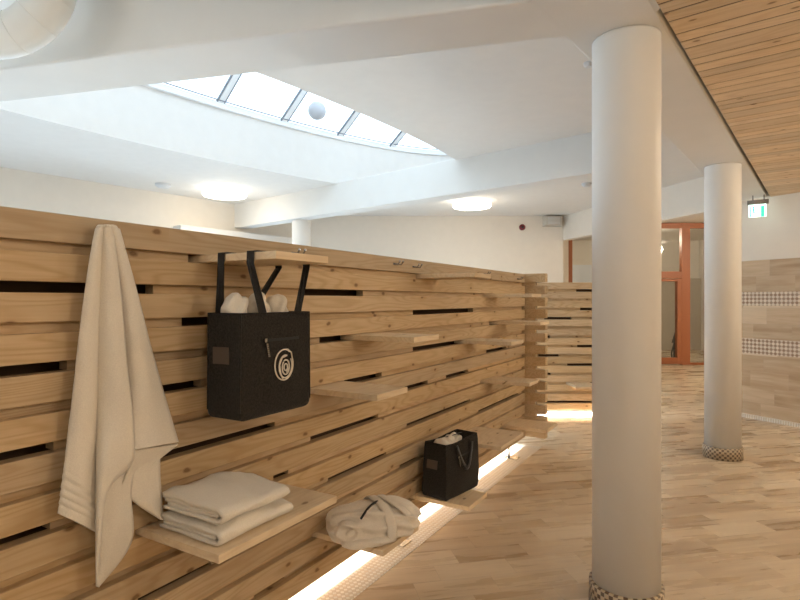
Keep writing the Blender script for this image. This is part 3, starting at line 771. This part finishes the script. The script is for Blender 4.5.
        for sgn, flop in ((-1, -.10), (1, -.16)):
            fy = sgn*(D_/2*(1-.28*slump)+.004); cp = []
            for k in range(25):
                q = k/24; x = -.08+.18*q; h_ = math.sin(pi*q)
                if sgn < 0: y_ = fy-.006-.020*h_; z = H*.90-.15*h_; cp.append((x, y_-.008, z))
                else: y_ = fy-.10*h_; z = H*.93+.035*h_; cp.append((x+.06*h_, y_, z))
            rows = []
            for i, p in enumerate(cp):
                a = Vector(cp[max(i-1, 0)]); b = Vector(cp[min(i+1, 24)]); tn = (b-a).normalized()
                sd = tn.cross(Vector((0, -1, .25) if sgn < 0 else (0, .3, 1))).normalized(); rows.append([Vector(p)+sd*e for e in (-.016, 0, .016)])
            hb = MB(); hb.grid(rows); hb.build('handle', M['strap'], t, smooth=True, solid=.003)
    return t
# hanging bag: base z 1.068, plan s .615-.995, d .114-.28
b_s, b_d, b_z = .805, .197, 1.068
ztop = gapz(0)-.014
bag('felt_bag', 'black felt tote bag hanging by its handles from the top shelf', wl(b_s, b_d, b_z), WANG, hang=(ztop-b_z-.002, .68-b_s, .975-b_s, .197-.12, .197-.272))
# rolled towels in it
def roll(label, s, d, z, r, rot, seed, group):
    t_ = MB()
    blob(t_, (0, 0, 0), r, .86, 48, 32, .010, 16, seed, False, lambda p: .007*math.sin(p.y*110+p.z*60+seed+2*noise.noise(p*14)))
    o = t_.build('rolled_towel', M['towel'], None, wl(s, d, z), WANG+rot, smooth=True, merge=True)
    return tag(o, label, 'towel', group)
roll('rolled white towel poking out at the left of the hanging bag', .68, .19, 1.440, (.062, .042, .085), math.radians(62), 2, 'rolled towels in the hanging bag')
roll('middle rolled white towel in the hanging bag, between the handles', .785, .195, 1.445, (.060, .034, .082), math.radians(70), 4, 'rolled towels in the hanging bag')
roll('rolled white towel at the right of the hanging bag', .885, .19, 1.440, (.062, .046, .080), math.radians(80), 6, 'rolled towels in the hanging bag')
# standing bag
zb = sh_bag[1]
b2 = bag('felt_bag', 'slumped black felt tote bag standing open on the lowest shelf near the floor', wl(2.56, .175, zb+.002), WANG-math.radians(9), W_=.395, D_=.185, H=.365, slump=.5, emblem=False)
roll('rolled white towel inside the left of the standing black bag', 2.47, .16, zb+.315, (.070, .050, .055), math.radians(70), 9, 'rolled towels in the standing bag')
roll('rolled white towel inside the right of the standing black bag', 2.60, .165, zb+.325, (.085, .055, .045), math.radians(8), 12, 'rolled towels in the standing bag')

# ---------------------------------------------------------------- ceiling fittings
def lamp(x, y, z, r, label, power, group=None, color=WARM):
    t = thing('ceiling_light', label, 'ceiling light', (x, y, z), 0, group)
    MB().lathe([(r*.5, 0), (r*.92, 0), (r*.92, -.03), (r*.5, -.03)], seg=48).build('base', M['plastic'], t, smooth=False)
    MB().lathe([(.001, -.115), (r*.80, -.115), (r*.95, -.105), (r, -.085), (r, -.035), (r*.96, -.03), (.001, -.03)], seg=64).build('diffuser', M['lamp'], t, smooth=True)
    l = bpy.data.lights.new('lamp_light', 'POINT'); l.energy = power; l.color = color; l.shadow_soft_size = r*.6
    o = bpy.data.objects.new('lamp_light', l); COL.objects.link(o); o.parent = t; o.location = (0, 0, -.30)
    return t
lamp(-2.70, 8.40, Zc, .33, 'round glowing ceiling light on the far left, above the partition', HALL_LAMP_W)
lamp(1.24, 9.40, Zc, .33, 'round glowing ceiling light beyond the slim beam, nearer the middle', HALL_LAMP_W)
# unseen fill lamps added to brighten the room, built like the visible ones
for x, y in ((4.4, 3.2), (5.6, 4.2), (2.6, .4), (1.0, -1.6), (5.2, -.6)): lamp(x, y, 2.775, .25, 'unseen round fill lamp added on the slatted ceiling', FILL_LAMP_W, 'added fill lamps on the slatted ceiling')
for x, y in ((-3.2, -.6), (-5.5, 2.6), (-1.2, -2.8)): lamp(x, y, Zc, .25, 'unseen round fill lamp added on the white ceiling', FILL_LAMP_W*.6, 'added fill lamps on the white ceiling')
for x, y in ((7.6, 9.2), (6.0, 13.5)): lamp(x, y, 3.29, .25, 'unseen round fill lamp added in the passage behind the columns', 90 if y < 12 else 42, 'added passage fill lamps')  # added out of view to brighten passage and corridor
def disc(name, x, y, z, r, h, label, cat):
    o = MB().lathe([(.001, -h), (r*.6, -h), (r, -h*.5), (r, 0), (.001, 0)], seg=28).build(name, M['plastic'], None, (x, y, z), smooth=False)
    return tag(o, label, cat)
det = disc('smoke_detector', -3.47, 7.99, Zc, .11, .06, 'small white round smoke detector on the ceiling left of the round light', 'smoke detector')
disc('ceiling_sensor', 2.72, 7.95, Zc, .07, .05, 'small white ceiling sensor beside the thick column, beyond the slim beam', 'sensor')
disc('ceiling_sensor', 1.352, 3.91, Zc, .035, .03, 'tiny round ceiling fitting at the upper left edge of the thick column', 'sensor')
# alarm and loudspeaker on the far wall
al = thing('alarm_sounder', 'dark red round alarm on the far cream wall', 'alarm', (2.47, 11.03, 2.97))
MB().lathe([(.001, 0), (.062, 0), (.062, .03), (.045, .055), (.001, .055)], seg=32, axis=Vector((0, -1, 0))).build('body', M['red'], al)
MB().lathe([(.001, .055), (.022, .055), (.018, .07), (.001, .07)], seg=24, axis=Vector((0, -1, 0))).build('sounder_dome', M['black'], al)
sp_ = thing('wall_loudspeaker', 'beige box loudspeaker high on the far wall, right of the red alarm', 'loudspeaker', (3.08, 11.03, 3.08))
m = MB(); m.add([(-.2, 0, -.10), (.19, 0, -.10), (.19, 0, .10), (-.2, 0, .10), (-.17, -.2, -.08), (.13, -.2, -.10), (.13, -.2, .09), (-.17, -.2, .10)], [(0,1,2,3),(7,6,5,4),(0,4,5,1),(1,5,6,2),(2,6,7,3),(3,7,4,0)])
m.build('housing', M['grille'], sp_, bevel=.01)
g = MB()
for k in range(6): g.box((-.145, -.206, -.07+k*.026), (.105, -.198, -.06+k*.026))
g.build('grille', M['plastic'], sp_)
# exit sign
ex = thing('exit_sign', 'lit green and white exit sign under the slatted ceiling by the tiled wall', 'exit sign', (4.36, 6.62, 2.775), SA+math.radians(4))
MB().box((-.12, -.03, -.115), (.10, .03, -.06)).box((-.07, -.008, -.06), (-.055, .008, 0)).box((.045, -.008, -.06), (.06, .008, 0)).build('housing', M['steel'], ex, bevel=.004)
pn = MB().box((-.105, -.008, -.265), (.075, .008, -.115)).build('sign_panel', M['exit'], ex, bevel=.002)
m = MB()
def fig(x, z, w_, h_): m.box((x, -.0105, z), (x+w_, -.0085, z+h_))
fig(.02, -.215, .035, .13); fig(-.095, -.215, .012, .13); 
m.lathe([(.001, 0), (.012, 0), (.012, .002), (.001, .002)], (-.055, -.0085, -.098), 16, Vector((0, -1, 0)))
m.tube([(-.058, -.0095, -.112), (-.052, -.0095, -.155)], .008, 6); m.tube([(-.052, -.0095, -.155), (-.03, -.0095, -.175), (-.035, -.0095, -.205)], .005, 6)
m.tube([(-.052, -.0095, -.155), (-.062, -.0095, -.18), (-.082, -.0095, -.198)], .005, 6); m.tube([(-.055, -.0095, -.12), (-.03, -.0095, -.135), (-.015, -.0095, -.125)], .004, 6)
m.tube([(-.058, -.0095, -.12), (-.078, -.0095, -.135), (-.072, -.0095, -.15)], .004, 6)
m.build('running_figure', M['green'], pn).location.z = -.05
# duct elbow
du = thing('ventilation_duct', 'white round ventilation duct elbow in the top left corner', 'duct', (-1.955, 2.62, 2.90+.22))
Rd, rd = .298, .100
def arcp(a): return Vector((Rd*math.cos(a), 0, Rd*math.sin(a)))
pts = [Vector((Rd, 0, .35)), Vector((Rd, 0, .1))]+[arcp(-pi/2*k/14) for k in range(15)]+[Vector((-.3, 0, -Rd)), Vector((-2.2, 0, -Rd))]
def cyl_path(pts, r, seg=40):
    m = MB(); vs = []
    for i, p in enumerate(pts):
        a = pts[max(i-1, 0)]; b = pts[min(i+1, len(pts)-1)]; t = (b-a).normalized(); x = Vector((0, 1, 0)); y = t.cross(x).normalized()
        vs.append([p+x*math.cos(2*pi*k/seg)*r+y*math.sin(2*pi*k/seg)*r for k in range(seg+1)])
    m.grid(vs); return m
cyl_path(pts, rd).build('duct_body', M['duct'], du, smooth=True)
sm = MB()
for a in (0, -pi/8, -pi/4, -3*pi/8, -pi/2):
    c = arcp(a); t = Vector((math.sin(a), 0, -math.cos(a))); x = Vector((0, 1, 0)); y = t.cross(x).normalized()
    sm.tube([c+x*math.cos(2*pi*k/40)*(rd+.0005)+y*math.sin(2*pi*k/40)*(rd+.0005) for k in range(40)], .0022, 5, closed=True)
sm.build('seam', M['duct'], du, smooth=True)
du.location.z = CAM_Z+(300+25)/F*2.62
MB().box((Rd-.13, -.11, .30), (Rd+.13, .11, .35)).build('ceiling_collar', M['duct'], du)
for ch in du.children: ch.location.z += 0
# globe standing in for a round reflection on the skylight glass
gl = tag(MB().lathe([(.115*math.sin(pi*k/16)+.0005, -.115*math.cos(pi*k/16)) for k in range(17)], seg=32).build('reflection_globe', M['globe'], None, (-1.065, 7.0, 3.93), smooth=True), 'pale grey globe standing in for a round reflection on the skylight glass', 'globe lamp')
# plant-like black stand behind the door glass
bk = thing('metal_ornament', 'black metal ornament with leaf shape behind the door glass', 'ornament', (px(674)*1.07, Yw*1.07, 0))
m = MB(); m.tube([(0, 0, 0), (0, 0, .35), (.05, 0, .55)], .02, 8); m.build('stem', M['black'], bk)
m = MB(); m.add([(-.06, 0, .45), (.0, -.02, .42), (.10, 0, .78), (.02, 0, .72), (.0, .03, .55)], [(0,1,2,3),(0,3,4),(1,4,2),(0,4,1),(2,4,3)]); m.build('leaf', M['black'], bk)
m = MB(); m.tube([(0, 0, .42), (.08, 0, .25), (.10, 0, .02)], .018, 8); m.tube([(0, 0, .42), (-.06, 0, .2), (-.05, 0, .02)], .018, 8); m.build('leg', M['black'], bk)
